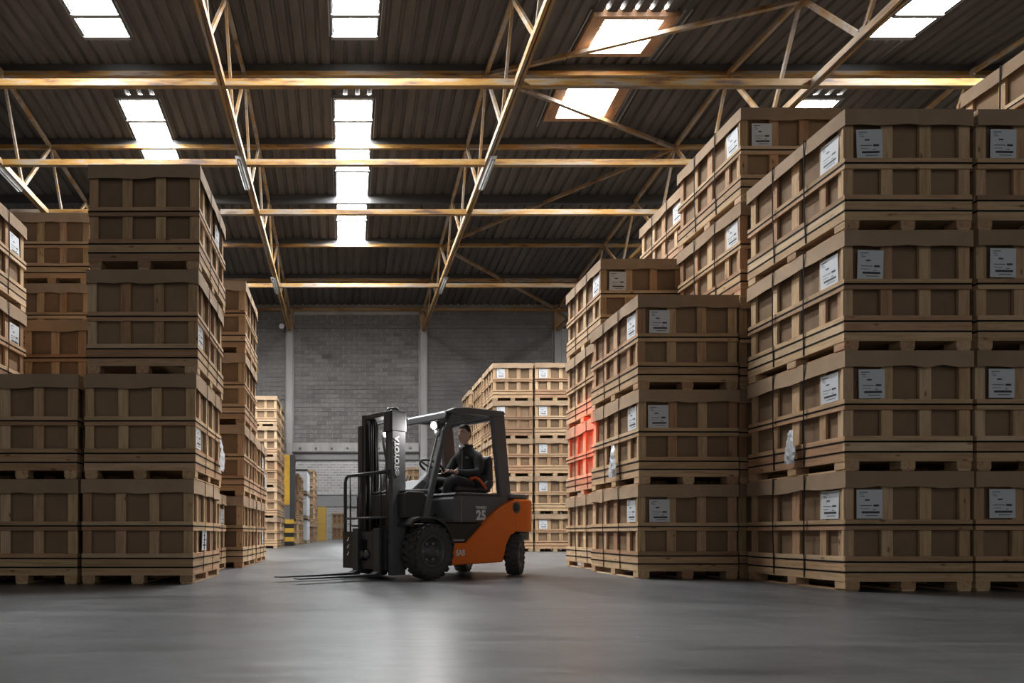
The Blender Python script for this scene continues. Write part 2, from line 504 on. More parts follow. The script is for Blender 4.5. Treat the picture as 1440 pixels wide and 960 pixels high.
def roof_window(y0, y1, words):
    x0, x1 = X0 + 6 * P, X0 + 8 * P
    ym = (y0 + y1) / 2; zz = zsheet(ym)
    t = thing('roof_window', words, 'roof window', (x0, ym, zz), group='open roof windows')
    s = (zsheet(y1) - zsheet(y0)) / (y1 - y0)
    t.rotation_euler = (math.atan(s), 0, 0)
    h = (y1 - y0) / 2; w = x1 - x0
    piece('frame_board', 0, .30, -h, h, -.10, .16, WINWOOD, t)
    piece('frame_board', w - .30, w, -h, h, -.10, .16, WINWOOD, t)
    piece('frame_board', .30, w - .30, -h, -h + .13, -.10, .16, WINWOOD, t)
    piece('frame_board', .30, w - .30, h - .13, h, -.10, .16, WINWOOD, t)
    piece('pane', .30, w - .30, -h + .13, h - .13, .10, .12, GLASSLIT, t)
    piece('glazing_bar', .30, w - .30, -.015, .015, .06, .10, FRAME, t)
    for q in (-.08, w + .08, w + .22): piece('flashing', q - .02, q + .02, -h - .1, h + .3, -.03, .02, FRAME, t)
roof_window(17.5, 19.0, 'wood framed square roof window on the far slope')
roof_window(15.1, 16.6, 'wood framed square roof window on the nearer slope')
for k in range(5):
    link('light_gap', MB().lathe([(0, 0), (.028, 0), (.028, .01), (0, .01)], 8, axis='z').mesh('gap', GLASSLIT), roof, (5.75 + .32 * k, 14.98, zsheet(14.98) - .01))

# ---- purlins (yellow on the top chords, dark rails on them), ties, braces
def xbeam(name, words, cat, y, z, w, h, m, x0=XL + .3, x1=XR - .3, group=None):
    o = link(name, MB().box(x0, x1, -w / 2, w / 2, -h / 2, h / 2).mesh(name, m), None, (0, y, z))
    o['label'] = words; o['category'] = cat
    if group: o['group'] = group
ordn = ['first', 'second', 'third', 'fourth', 'fifth', 'sixth', 'seventh']
for i, y in enumerate(PANELS[3:]):
    if y < 14: continue
    q = 'ridge' if y == 17.1 else None
    w1 = 'worn yellow ridge purlin across the roof' if q else 'worn yellow roof purlin, %s counted from the far wall' % ordn[len(PANELS) - 1 - 3 - i]
    if y == 31.0:
        xbeam('purlin', w1, 'purlin', y - .15, ztop(y) - .02, .1, .12, PAINT[0], group='yellow purlins')
        continue
    if y == 14.35: y = 14.1
    xbeam('purlin', w1, 'purlin', y, ztop(y), .10, .11, PAINT[0] if y != 22.6 else DARKBEAM, group='yellow purlins')
    xbeam('roof_rail', 'dark steel rail under the roof ridge' if q else 'dark steel rail under the roof sheets, %s from the far wall' % ordn[len(PANELS) - 1 - 3 - i], 'rail', y + .02, ztop(y) + .145, .12, .17, DARKBEAM, group='dark roof rails')
ZB = EYE + 9.2
for y, s in ((14.0, 'nearest'), (17.0, 'second nearest'), (19.62, 'third nearest'), (25.4, 'farthest')):
    xbeam('tie_beam', 'yellow tie beam joining the truss bottom chords, %s one' % s, 'beam', y, ZB + .02, .12, .14, PAINT[0], group='yellow tie beams')

def truss(i, words):
    X = COLX[i]
    t = thing('roof_truss', words, 'truss', (X, 0, 0), group='roof trusses')
    for s in (-1, 1):
        link('bottom_chord', MB().box(s * .045 - .03, s * .045 + .03, 6.1, WALL_Y - .2, ZB - .07, ZB + .07).mesh('chord', PAINT[1]), t)
    link('top_chord', MB().beam((0, 6.1, ztop(6.1)), (0, YRIDGE, ZRIDGE), .09, .1).mesh('chord', STRUT), t)
    link('top_chord', MB().beam((0, YRIDGE, ZRIDGE), (0, WALL_Y - .1, ztop(WALL_Y)), .09, .1).mesh('chord', STRUT), t)
    for a, b in zip(PANELS[:-1], PANELS[1:]):
        bn = a + 1.05 if b <= 30 else a + 1.2
        link('web_strut', MB().beam((0, a, ztop(a)), (0, bn, ZB), .075, .06, (1, 0, 0)).mesh('strut', STRUT), t)
        link('web_strut', MB().beam((0, b, ztop(b)), (0, bn, ZB), .09, .06, (1, 0, 0)).mesh('strut', STRUT), t)
        link('gusset_plate', box_mesh(.025, .36, .26, STRUT), t, (0, b, ztop(b) - .05))
        link('gusset_plate', box_mesh(.025, .34, .2, STRUT), t, (0, bn, ZB + .08))
    link('end_post', MB().beam((0, WALL_Y - .25, ZB - .05), (0, WALL_Y - .25, ztop(WALL_Y)), .12, .1).mesh('post', STRUT), t)
for i, w in enumerate(['yellow steel roof truss at the far left edge above the crates', 'yellow steel roof truss left of the middle skylight',
                       'yellow steel roof truss right of the middle skylight', 'worn roof truss meeting the tall stacks on the right', 'worn roof truss in the top right corner']):
    truss(i, w)
def brace(a, ya, b, yb, words):
    p = Vector((COLX[a], ya, ztop(ya) - .02)); q = Vector((COLX[b], yb, ztop(yb) - .02))
    o = link('diagonal_brace', MB().beam(p * 0, q - p, .09, .09).mesh('brace', STRUT), None, p)
    o['label'] = words; o['category'] = 'brace'; o['group'] = 'diagonal roof braces'
brace(2, 17.1, 3, 14.35, 'diagonal roof brace crossing the nearer roof window')
brace(2, 17.1, 3, 19.85, 'diagonal roof brace crossing the far roof window')
brace(2, 25.35, 3, 19.85, 'diagonal roof brace rising right from the second truss')
brace(2, 25.35, 3, 30.9, 'diagonal roof brace descending to the far wall column')
# fluorescent battens hung under the chords
GREYL = plain('batten_housing', (.30, .295, .28), .5)
for i, y, w in ((0, 16.6, 'far left'), (1, 16.5, 'left near'), (2, 16.5, 'right near'), (1, 24.3, 'left far'), (2, 24.3, 'right far')):
    t = thing('tube_light', 'switched off grey tube light under a truss chord, %s one' % w, 'light', (COLX[i], y, ZB - .13), group='tube lights on the trusses')
    sx = -.06 if i != 2 else .06
    link('housing', MB().prism([(-.09, .06), (.09, .06), (.05, -.02), (-.05, -.02)], 0, 1.5).mesh('housing', GREYL), t, (sx, 0, 0))
    link('tube', MB().tube([(sx, .06, -.035), (sx, 1.44, -.035)], .018).mesh('tube', PAPER), t)
    for yy in (.2, 1.3): piece('hanger', sx - .01, sx + .01, yy - .02, yy + .02, .06, .13, GREYSTEEL, t)

# ================================================================== CRATES
CW, CL, CH = 1.23, 1.58, 1.16
hw, hl = CW / 2, CL / 2
LEVELS = [(.092, .178, 'base_plank'), (.186, .276, 'lower_plank'), (.286, .336, 'bottom_rail'), (.590, .637, 'middle_rail'), (.643, .690, 'middle_rail')]
T = .022
FPOST = [(-hw + .004, -hw + .10), (-.245, -.135), (.125, .235), (hw - .11, hw - .004)]
SPOST = [(-hl + .03, -hl + .12), (-.50, -.41), (-.10, .02), (.27, .35), (hl - .12, hl - .03)]

def make_lid(seed):
    rnd = random.Random(seed)
    mb = MB(); out = []
    n = 8
    def side(p, q, nx, ny):
        ring = []
        for i in range(n):
            t = i / n
            x = p[0] + (q[0] - p[0]) * t; y = p[1] + (q[1] - p[1]) * t
            bul = .014 * math.sin(math.pi * t) * rnd.uniform(.3, 1)
            drop = .018 * math.sin(math.pi * t * rnd.choice((1, 2))) * rnd.uniform(-1, .8) + rnd.uniform(-.004, .004)
            ring.append(((x + nx * .006, y + ny * .006, 1.16 - .004), (x + nx * (.008 + bul), y + ny * (.008 + bul), 1.0 + drop)))
        return ring
    a = hw + .004; b = hl + .004
    ring = side((-a, -b), (a, -b), 0, -1) + side((a, -b), (a, b), 1, 0) + side((a, b), (-a, b), 0, 1) + side((-a, b), (-a, -b), -1, 0)
    N = len(ring)
    v = [r[0] for r in ring] + [r[1] for r in ring] + [(r[1][0] * .992, r[1][1] * .994, r[1][2]) for r in ring]
    f = [tuple(range(N))]
    for i in range(N):
        j = (i + 1) % N
        f.append((i, N + i, N + j, j)); f.append((N + i, 2 * N + i, 2 * N + j, N + j))
    mb.add(v, f)
    return mb.mesh('lid', LIDC)
LIDS = [make_lid(s) for s in range(6)]
CARTON_ME = MB().box(-hw + .055, hw - .055, -hl + .06, hl - .06, .18, 1.155).mesh('carton', CARTON)

def band(z, w=.016, e=.004):
    mb = MB(); a, b = hw + e, hl + e; c, d = hw - .001, hl - .001
    for (x0, x1, y0, y1) in ((-a, a, -b, -d), (-a, a, d, b), (-a, -c, -d, d), (c, a, -d, d)):
        mb.box(x0, x1, y0, y1, z - w / 2, z + w / 2)
    return mb.mesh('strap', STRAP)
BANDS = [band(.64), band(.281), band(.182)]
def vband(y, lean=0):
    mb = MB(); e = hw + .024
    for s in (-1, 1):
        mb.beam((s * e, y, 1.165), (s * (e - .002), y + lean * .3, .62), .004, .016, (0, 1, 0))
        mb.beam((s * (e - .002), y + lean * .3, .62), (s * (hw + .004), y + lean, .10), .004, .016, (0, 1, 0))
    mb.box(-e, e, y - .008, y + .008, 1.160, 1.166)
    return mb.mesh('strap', STRAP)
VB = [[vband(-.24, l1), vband(.28, l2)] for l1, l2 in ((0, 0), (.03, .015), (-.02, .03))]

PRINT = MB()
for (x0, x1, z0, z1) in ((-.10, -.02, .105, .112), (-.10, -.06, .085, .090), (-.09, -.05, .067, .072), (-.045, .0, .028, .042), (-.09, .02, -.022, -.016), (.035, .09, -.028, -.010),
                         (-.09, -.01, -.05, -.046), (.03, .06, -.062, -.056), (-.075, .095, -.094, -.074), (-.04, .08, -.118, -.112)):
    PRINT.box(x0, x1, -.001, 0, z0, z1)
PRINT_ME = PRINT.mesh('print', INK)
LABEL_ME = MB().box(-.125, .125, -.002, .002, -.145, .135).mesh('label', PAPER)

def crumpled(seed, w, h):
    rnd = random.Random(seed); n, m = 6, 9
    v = []
    for j in range(m + 1):
        t = j / m
        ww = w * (.35 + .65 * min(1, t * 1.5)) * rnd.uniform(.9, 1.08)
        for i in range(n + 1):
            s = i / n - .5
            v.append((s * ww + .03 * math.sin(t * 3), -.02 - .05 * math.sin(t * 2.6) * (1 - abs(s)) + rnd.uniform(-.012, .012), -t * h))
    f = [(j * (n + 1) + i, (j + 1) * (n + 1) + i, (j + 1) * (n + 1) + i + 1, j * (n + 1) + i + 1) for j in range(m) for i in range(n)]
    k = len(v)
    v2 = [(x, y + .004, z) for x, y, z in v]
    return MB().add(v + v2, f + [tuple(q + k for q in reversed(g)) for g in f]).mesh('film', PLASTIC)

TW = {1: ['single'], 2: ['lower', 'upper'], 3: ['lowest', 'middle', 'topmost'], 4: ['lowest', 'second lowest', 'third lowest', 'topmost'],
      5: ['lowest', 'second lowest', 'middle', 'fourth lowest', 'topmost']}

def crate_full(t, aisle, rnd, flabel, slabel):
    """every plank, post and block its own part; aisle = +1 if the visible long side is the right one"""
    link('carton', CARTON_ME, t)
    for (z0, z1, nm) in LEVELS:
        piece(nm, -hw, hw, -hl, -hl + T, z0, z1, WOOD[0], t)
        piece(nm, -hw, hw, hl - T, hl, z0, z1, WOOD[0], t)
        for s in (-1, 1):
            xa, xb = (hw - T, hw) if s > 0 else (-hw, -hw + T)
            piece(nm, xa, xb, -hl + T, hl - T, z0, z1, WOOD[1], t)
    for (a, b) in FPOST:
        piece('post', a, b, -hl + T, -hl + 2 * T + .006, .30, 1.12, WOOD[2], t)
    for (a, b) in SPOST:
        xa, xb = (hw - 2 * T - .006, hw - T) if aisle > 0 else (-hw + T, -hw + 2 * T + .006)
        piece('post', xa, xb, a, b, .30, 1.12, WOOD[2], t)
    # pallet
    piece('deck', -hw + .03, hw - .03, -hl + .03, hl - .03, .10, .15, WOOD_DULL, t)
    for x in (-hw + .075, 0, hw - .075):
        for y in (-hl + .075, 0, hl - .075):
            piece('block', x - .07, x + .07, y - .07, y + .07, .018, .094, WOOD[1], t)
        piece('skid_board', x - .06, x + .06, -hl + .005, hl - .005, 0, .018, WOOD[1], t)
    link('lid', rnd.choice(LIDS), t)
    for b in BANDS: link('strap', b, t)
    for b in rnd.choice(VB): link('strap', b, t)
    if flabel:
        o = link('shipping_label', LABEL_ME, t, (-.37 + .01 + rnd.uniform(-.01, .02), -hl + .018, .845 + rnd.uniform(-.01, .01)), (0, rnd.uniform(-.03, .03), 0), label='white printed shipping label')
        link('print', PRINT_ME, o, (0, -.002, 0), kind='stuff')
    if slabel is not None:
        x = aisle * (hw - .018)
        o = link('shipping_label', LABEL_ME, t, (x, slabel[0], slabel[1]), (rnd.uniform(-.03, .03), 0, R(90) * aisle), label='white printed shipping label')
        link('print', PRINT_ME, o, (0, -.002, 0), kind='stuff')

# coarse crate for the distance: same shape, frames joined
fm = MB()
for (z0, z1, nm) in LEVELS:
    for s in (-1, 1):
        fm.box(-hw, hw, s * (hl - T / 2) - T / 2, s * (hl - T / 2) + T / 2, z0, z1)
        fm.box(s * (hw - T / 2) - T / 2, s * (hw - T / 2) + T / 2, -hl + T, hl - T, z0, z1)
FARRAIL = fm.mesh('rails', WOOD[0])
fm = MB()
for (a, b) in FPOST: fm.box(a, b, -hl + T, -hl + 2 * T, .3, 1.1)
for (a, b) in SPOST:
    fm.box(-hw + T, -hw + 2 * T, a, b, .3, 1.1); fm.box(hw - 2 * T, hw - T, a, b, .3, 1.1)
FARPOST = fm.mesh('posts', WOOD[2])
fm = MB(); fm.box(-hw + .03, hw - .03, -hl + .03, hl - .03, .10, .15)
for x in (-hw + .075, 0, hw - .075):
    for y in (-hl + .075, 0, hl - .075): fm.box(x - .07, x + .07, y - .07, y + .07, .018, .10)
    fm.box(x - .06, x + .06, -hl + .005, hl - .005, 0, .018)
FARPAL = fm.mesh('pallet', WOOD_DULL)
def crate_far(t, aisle, rnd, flabel, slabel):
    link('carton', CARTON_ME, t); link('rails', FARRAIL, t, kind='stuff'); link('posts', FARPOST, t, kind='stuff'); link('pallet', FARPAL, t, kind='stuff')
    link('lid', rnd.choice(LIDS), t)
    for b in BANDS: link('strap', b, t)
    for b in VB[0]: link('strap', b, t)
    if flabel:
        o = link('shipping_label', LABEL_ME, t, (-.37, -hl + .018, .845)); link('print', PRINT_ME, o, (0, -.002, 0), kind='stuff')

# name of the stack, left edge x, front y, tiers, detailed, side shown, front labels, side label place
STACKS = [
    ('r1', 'in the nearest right stack of four', 4.805, 6.58, 4, 1, -1, [1, 1, 1, 1], [(-.56, .845)] * 4, 0),
    ('r2', 'in the stack cut by the right photo edge', 6.085, 6.58, 4, 1, -1, [1, 1, 1, 1], [None] * 4, 0),
    ('r3', 'in the tall stack rising behind the right photo edge', 7.36, 6.58, 5, 1, -1, [1] * 5, [None, None, None, None, (-.1, .845)], 0),
    ('r4', 'in the five high stack behind the nearest right stack', 4.86, 8.42, 5, 1, -1, [0, 0, 0, 1, 1], [(-.58, .845)] * 5, .0),
    ('r5', 'in the farthest five high stack on the right', 5.08, 10.2, 5, 1, -1, [0] * 5, [(-.5, .845)] * 5, 0),
    ('r6', 'in the red lit stack facing the forklift rear', 3.79, 10.15, 4, 1, -1, [0, 0, 0, 1], [None, None, None, (-.56, .845)], 0),
    ('r7', 'in the three high stack on the right, beside the aisle', 3.58, 8.37, 3, 1, -1, [1, 1, 1], [(-.56, .845)] * 3, 0),
    ('l1', 'in the nearest left stack of four', -2.915, 7.55, 4, 1, 1, [0] * 4, [(-.1, .50), (-.56, .50), (-.56, .50), (.30, .80)], .025),
    ('l2', 'in the two high stack at the lower left edge', -4.20, 7.55, 2, 1, 1, [0, 0], [None, None], 0),
    ('l3', 'in the stack whose side shows at the left edge', -5.50, 7.55, 4, 1, 1, [0] * 4, [None, None, (.5, .80), (.5, .80)], 0),
    ('l5', 'in the three high stack behind the two high left stack', -4.40, 9.36, 3, 1, 1, [0] * 3, [None] * 3, 0),
    ('l4', 'in the dark five high stack at the back left', -5.42, 11.15, 5, 1, 1, [0] * 5, [None] * 5, 0),
    ('l1b', 'tucked behind the nearest left stack', -3.14, 9.36, 1, 1, 1, [0], [(.5, .80)], 0),
    ('l6', 'in the second aisle stack on the left', -2.89, 11.05, 4, 1, 1, [0] * 4, [None] * 4, .012),
    ('l6b', 'in the two high aisle stack on the left', -2.90, 12.76, 2, 1, 1, [0, 0], [(.3, .5), (.3, .8)], 0),
    ('l7', 'in the far left stack before the striped column', -3.84, 26.0, 5, 0, 1, [0] * 5, [None] * 5, 0),
    ('l8', 'in the last left stack against the far wall', -3.86, 27.85, 5, 0, 1, [0] * 5, [None] * 5, 0),
    ('d1', 'in the pale stack behind the forklift, left front column', 4.53, 21.0, 5, 0, -1, [1] * 5, [None] * 5, 0),
    ('d2', 'in the pale stack behind the forklift, right front column', 5.82, 20.95, 5, 0, -1, [1] * 5, [None] * 5, 0),
    ('d3', 'in the pale stack behind the forklift, second row', 4.54, 22.85, 5, 0, -1, [0] * 5, [None] * 5, 0),
    ('d4', 'in the pale stack behind the forklift, third row', 4.52, 24.9, 5, 0, -1, [0] * 5, [None] * 5, 0),
    ('h1', 'in the stack just through the wall opening', -3.5, 33.2, 3, 0, 1, [0] * 3, [None] * 3, 0),
    ('h2', 'in the second stack through the wall opening', -3.5, 35.2, 3, 0, 1, [0] * 3, [None] * 3, 0),
    ('h3', 'in the stack through the opening beyond the wrapped one', -3.2, 43.5, 4, 0, 1, [0] * 4, [None] * 4, 0),
    ('h4', 'in the last left stack of the hall behind', -3.2, 45.4, 4, 0, 1, [0] * 4, [None] * 4, 0),
    ('h5', 'in the stack seen behind the mast through the opening', 3.75, 42.0, 4, 0, -1, [0] * 4, [None] * 4, 0),
    ('h6', 'in the stack seen through the far doorway', -1.15, 58.0, 2, 0, -1, [0] * 2, [None] * 2, 0),
]
CR = {}
for (key, where, x, y, n, full, aisle, fl_, sl_, lean) in STACKS:
    rnd = random.Random(key)
    for i in range(n):
        lab = '%s slatted pine crate %s' % (TW[n][i], where)
        t = thing('wooden_crate', lab, 'crate', (x + hw + lean * i + rnd.uniform(-.006, .006), y + hl + rnd.uniform(-.012, .012), CH * i), R(rnd.uniform(-.35, .35)), group='slatted crates ' + where)
        (crate_full if full else crate_far)(t, aisle, rnd, fl_[i], sl_[i])
        CR[key, i] = t
# torn white plastic pouches hanging from three crates
o = link('torn_pouch', crumpled(1, .17, .36), CR['r1', 1], (-hw - .03, -.06, .50), (0, 0, R(-90)), label='torn white plastic pouch')
o = link('torn_pouch', crumpled(2, .22, .42), CR['r7', 1], (-hw - .03, -.12, .56), (0, 0, R(-90)), label='torn white plastic pouch')
o = link('torn_pouch', crumpled(3, .30, .40), CR['l1', 1], (hw + .03, .42, .60), (0, 0, R(90)), label='torn white plastic pouch')
o = link('torn_pouch', crumpled(4, .22, .34), CR['l6b', 1], (hw + .03, .0, .60), (0, 0, R(90)), label='torn white plastic pouch')
# pale wrapped load in the hall behind
t = thing('wrapped_load', 'pale plastic wrapped pallet load in the hall behind the opening', 'load', (-2.75, 39.6, 0))
for i in range(3):
    m = MB(); m.box(-.6, .6, -1.4, 1.4, .15 + i * 1.38, 1.35 + i * 1.38)
    bevel(link('wrapped_stack', m.mesh('wrap', PLASTIC), t), .06, 2)
    link('top_cover', MB().box(-.62, .62, -1.42, 1.42, 1.30 + i * 1.38, 1.40 + i * 1.38).mesh('cover', DARKBEAM), t)
    link('pallet', MB().box(-.6, .6, -1.4, 1.4, .02 + i * 1.38, .12 + i * 1.38).mesh('pallet', WOOD_DULL), t)

# ================================================================== FORKLIFT (local: x forward, y left, z up, origin under the front axle)
ORANGE = plain('orange_paint', (.88, .175, .010), .4)
CHAR = plain('charcoal_paint', (.105, .106, .113), .48)
DARK = plain('dark_steel', (.048, .048, .050), .5, .1)
RUBBER = dusty('tyre_rubber', [(.3, (.050, .050, .048)), (.7, (.085, .082, .078))], (1, 1, 1), 6, .8, rnd=0)
RIM = plain('rim_grey', (.10, .10, .103), .4, .2)
DASH = plain('dash_grey', (.30, .30, .30), .5)
SEATM = plain('seat_vinyl', (.025, .025, .026), .5)
WHITE = plain('white_vinyl', (.80, .80, .80), .5)
BELT = plain('orange_belt', (.75, .11, .02), .5)
CHROME = plain('chrome', (.62, .62, .64), .15, 1.0)
LED = plain('led_lens', (1.0, .98, .95), .3, emit=60.0)
REDLED = plain('red_lens', (1.0, .05, .02), .3, emit=8.0)

FK_LOC, FK_ROT = (.70, 8.59, 0), R(180 + 36.87)
fk = thing('forklift', 'orange and charcoal counterbalance forklift with lit work lamps in the aisle', 'forklift', FK_LOC, FK_ROT)
def F(name, mb, m, parent=None, bv=0, seg=2, loc=(0, 0, 0), rot=None, **pr):
    o = link(name, mb.mesh(name, m), parent or fk, loc, rot, **pr)
    if bv: bevel(o, bv, seg)
    return o
SIDE = [(-.33, .164), (-.37, .442), (-.583, .44), (-1.112, .831), (-1.25, .907), (-1.434, .987), (-1.52, .995), (-1.52, .56), (-1.434, .536), (-1.349, .415), (-1.278, .183)]
for s in (1, -1):
    y0, y1 = (.30, .56) if s > 0 else (-.56, -.30)
    F('side_panel', MB().prism(SIDE, y0, y1), ORANGE, bv=.018, label='orange side panel')
F('underframe', MB().box(-1.9, .28, -.30, .30, .2, .66), DARK)
# counterweight with rounded rear corners
def plan(xf, xr, w, rad, n=6):
    p = [(xf, -w), (xf, w)]
    for k in range(n + 1):
        a = R(90 + 90 * k / n); p.append((xr + rad + rad * math.cos(a), w - rad + rad * math.sin(a)))
    for k in range(n + 1):
        a = R(180 + 90 * k / n); p.append((xr + rad + rad * math.cos(a), -w + rad + rad * math.sin(a)))
    return p
F('counterweight', MB().prism(plan(-1.50, -2.06, .56, .30), .575, 1.015, plane='xy'), ORANGE, bv=.03, seg=3, label='orange counterweight')
F('counterweight_base', MB().prism(plan(-1.66, -2.02, .52, .26), .47, .575, plane='xy'), CHAR, bv=.015)
F('counterweight_base', MB().prism(plan(-1.66, -1.98, .30, .12), .24, .47, plane='xy'), CHAR, bv=.015)
F('rear_cover', MB().prism(plan(-1.44, -2.0, .53, .28), 1.02, 1.085, plane='xy'), CHAR, bv=.02)
F('tow_pin', MB().tube([(-2.1, 0, .55), (-2.1, 0, .72)], .02), DARK)
fc = F('filler_cap', MB().lathe([(0, .012), (.05, .012), (.058, 0), (.058, -.01)], 18, axis='y'), BLACK, loc=(-1.54, .56, .90))
F('cap_ring', MB().lathe([(.06, .0), (.075, .006), (.08, 0)], 18, axis='y'), CHAR, fc)
# engine hood and step
F('hood', MB().prism([(-.42, .69), (-.42, .99), (-.47, 1.04), (-1.30, 1.05), (-1.46, 1.10), (-1.46, .70)], -.50, .50), CHAR, bv=.02)
F('hood_seam', MB().box(-.56, -.548, .498, .504, .70, 1.02), DASH)
F('hood_lip', MB().prism([(-.43, 1.035), (-1.28, 1.045), (-1.28, 1.075), (-.45, 1.065)], -.47, .51), DARK, bv=.008)
for s in (1, -1):
    y0, y1 = (.34, .53) if s > 0 else (-.53, -.34)
    F('step_housing', MB().prism([(-.25, .68), (-1.12, .68), (-.60, .445), (-.34, .445)], y0, y1), BLACK, bv=.01)
    F('step_plate', MB().prism([(-.33, .46), (-.56, .46), (-.56, .485), (-.33, .485)], y0 + (.02 if s > 0 else -.02), y1 + (.02 if s > 0 else -.02)), DASH)
F('floor_plate', MB().box(-.45, .12, -.49, .49, .69, .74), DARK, bv=.008)
F('front_cowl', MB().prism([(.36, .74), (.36, 1.03), (.30, 1.06), (.04, 1.06), (-.02, .98), (-.02, .74)], -.46, .46), DARK, bv=.015)
F('dash_top', MB().prism([(.33, 1.055), (.33, 1.075), (-.16, 1.10), (-.16, 1.07)], -.44, .44), DASH, bv=.006)
F('instrument_pod', MB().prism([(.02, 1.07), (-.20, 1.07), (-.30, 1.20), (-.22, 1.24)], -.16, .16), CHAR, bv=.02)
F('control_box', MB().box(-.05, .16, .30, .45, .80, .96), BLACK, bv=.01)
# fenders
for s in (1, -1):
    mb = MB(); y0, y1 = (.33, .56) if s > 0 else (-.56, -.33)
    pts = [(-.385, .40), (-.38, .43), (-.32, .58), (-.22, .69), (-.06, .755), (.20, .755), (.30, .73), (.37, .66)]
    inn = [(x * .93, .34 + (z - .34) * .93) for x, z in pts]
    mb.prism(pts + inn[::-1], y0, y1)
    F('front_fender', mb, DARK, bv=.006)
# wheels
def wheel(name, x, y, r, w, rimr, steer, side, words):
    t = F(name, MB().lathe([(rimr, -w * .42), (rimr + .02, -w * .5), (r * .86, -w * .5), (r - .03, -w * .46), (r - .022, -w * .3), (r - .022, w * .3), (r - .03, w * .46), (r * .86, w * .5), (rimr + .02, w * .5), (rimr, w * .42)], 40), RUBBER, loc=(x, y, r), rot=(0, 0, steer), label=words)
    n = 22; mb = MB()
    for k in range(n):
        for s in (-1, 1):
            a = 2 * math.pi * (k + (.5 if s > 0 else 0)) / n; da = 2 * math.pi / n * .29
            v = []
            for (aa, yy) in ((a - da, .0), (a + da, .0), (a + da + .05, s * w * .52), (a - da + .05, s * w * .52)):
                for rr in (r - .045, r - (.006 if abs(yy) > .01 else 0)):
                    v.append((rr * math.cos(aa), yy, rr * math.sin(aa)))
            f = [(1, 3, 5, 7), (0, 2, 3, 1), (2, 4, 5, 3), (4, 6, 7, 5), (6, 0, 1, 7)]
            mb.add(v, [q if s < 0 else q[::-1] for q in f])
            # shoulder lug down the sidewall
            v = []
            for aa in (a - da + .05, a + da + .05):
                for rr, yy in ((r - .008, s * w * .52), (r - .075, s * w * .52), (r - .075, s * w * .46), (r - .008, s * w * .40)):
                    v.append((rr * math.cos(aa), yy, rr * math.sin(aa)))
            mb.add(v, [(0, 1, 5, 4), (1, 2, 6, 5), (0, 4, 7, 3), (3, 2, 1, 0), (4, 5, 6, 7)])
    link('tread', mb.mesh('tread', RUBBER), t, kind='stuff')
    q = side
    rim = link('rim', MB().lathe([(rimr, -q * w * .44), (rimr + .008, q * w * .46), (rimr - .012, q * w * .48), (rimr - .03, q * w * .36), (rimr - .035, q * w * .10), (rimr * .62, q * w * .02), (rimr * .45, q * w * .06), (rimr * .38, q * w * .30), (rimr * .30, q * w * .34), (0, q * w * .34)], 32).mesh('rim', RIM), t)
    nb = MB()
    for k in range(6):
        a = 2 * math.pi * k / 6
        c = (rimr * .56 * math.cos(a), rimr * .56 * math.sin(a))
        link('wheel_nut', MB().tube([(c[0], q * w * .02, c[1]), (c[0], q * w * .16, c[1])], .016, 6).mesh('nut', DASH), t)
        a += math.pi / 6
        c = (rimr * .78 * math.cos(a), rimr * .78 * math.sin(a))
        link('rim_hole', MB().tube([(c[0], q * w * .03, c[1]), (c[0], q * w * .075, c[1])], .022, 8).mesh('hole', BLACK), t)
    return t
wheel('front_wheel', 0, .49, .34, .19, .19, 0, 1, 'black treaded front tyre on dark rim')
wheel('front_wheel', 0, -.49, .34, .19, .19, 0, -1, 'black treaded front tyre on dark rim')
wheel('rear_wheel', -1.62, .47, .272, .165, .15, R(28), 1, 'smaller steered rear tyre')
wheel('rear_wheel', -1.62, -.47, .272, .165, .15, R(28), -1, 'smaller steered rear tyre')
F('front_axle', MB().tube([(0, -.4, .34), (0, .4, .34)], .07), DARK)
F('rear_axle', MB().box(-1.70, -1.54, -.38, .38, .2, .32), DARK)
# overhead guard
for s in (1, -1):
    y = .47 * s
    F('front_pillar', MB().beam((.04, y, .74), (-.29, y, 1.82), .05, .075, (1, 0, 0)).beam((-.29, y, 1.81), (-.47, y, 2.09), .05, .075, (1, 0, 0)), CHAR, bv=.01)
    F('rear_pillar', MB().prism([(-1.30, 1.0), (-1.50, 1.07), (-1.365, 2.14), (-1.14, 2.08)], y - .035, y + .035), CHAR, bv=.015)
    F('grab_handle', MB().tube([(-.08, y - .06 * s, 1.25), (-.13, y - .12 * s, 1.3), (-.28, y - .12 * s, 1.75), (-.28, y - .05 * s, 1.80)], .014), DARK)
    F('guard_side_rail', MB().prism([(-.30, 2.06), (-.44, 2.115), (-.64, 2.14), (-1.33, 2.165), (-1.38, 2.13), (-1.30, 2.08), (-.62, 2.06), (-.46, 2.03)], y - .03, y + .05 if s > 0 else y + .03), CHAR, bv=.012)
F('guard_front_beam', MB().prism([(-.30, 1.975), (-.33, 2.055), (-.44, 2.10), (-.60, 2.125), (-.60, 2.09), (-.46, 2.06), (-.37, 2.02), (-.34, 1.97)], -.47, .47), DARK, bv=.008)
F('guard_rear_beam', MB().box(-1.36, -1.26, -.47, .47, 2.06, 2.15), CHAR, bv=.012)
for k in range(6):
    x = -.70 - k * .105
    F('guard_slat', MB().box(x - .02, x + .02, -.46, .46, 2.08, 2.14), DARK)
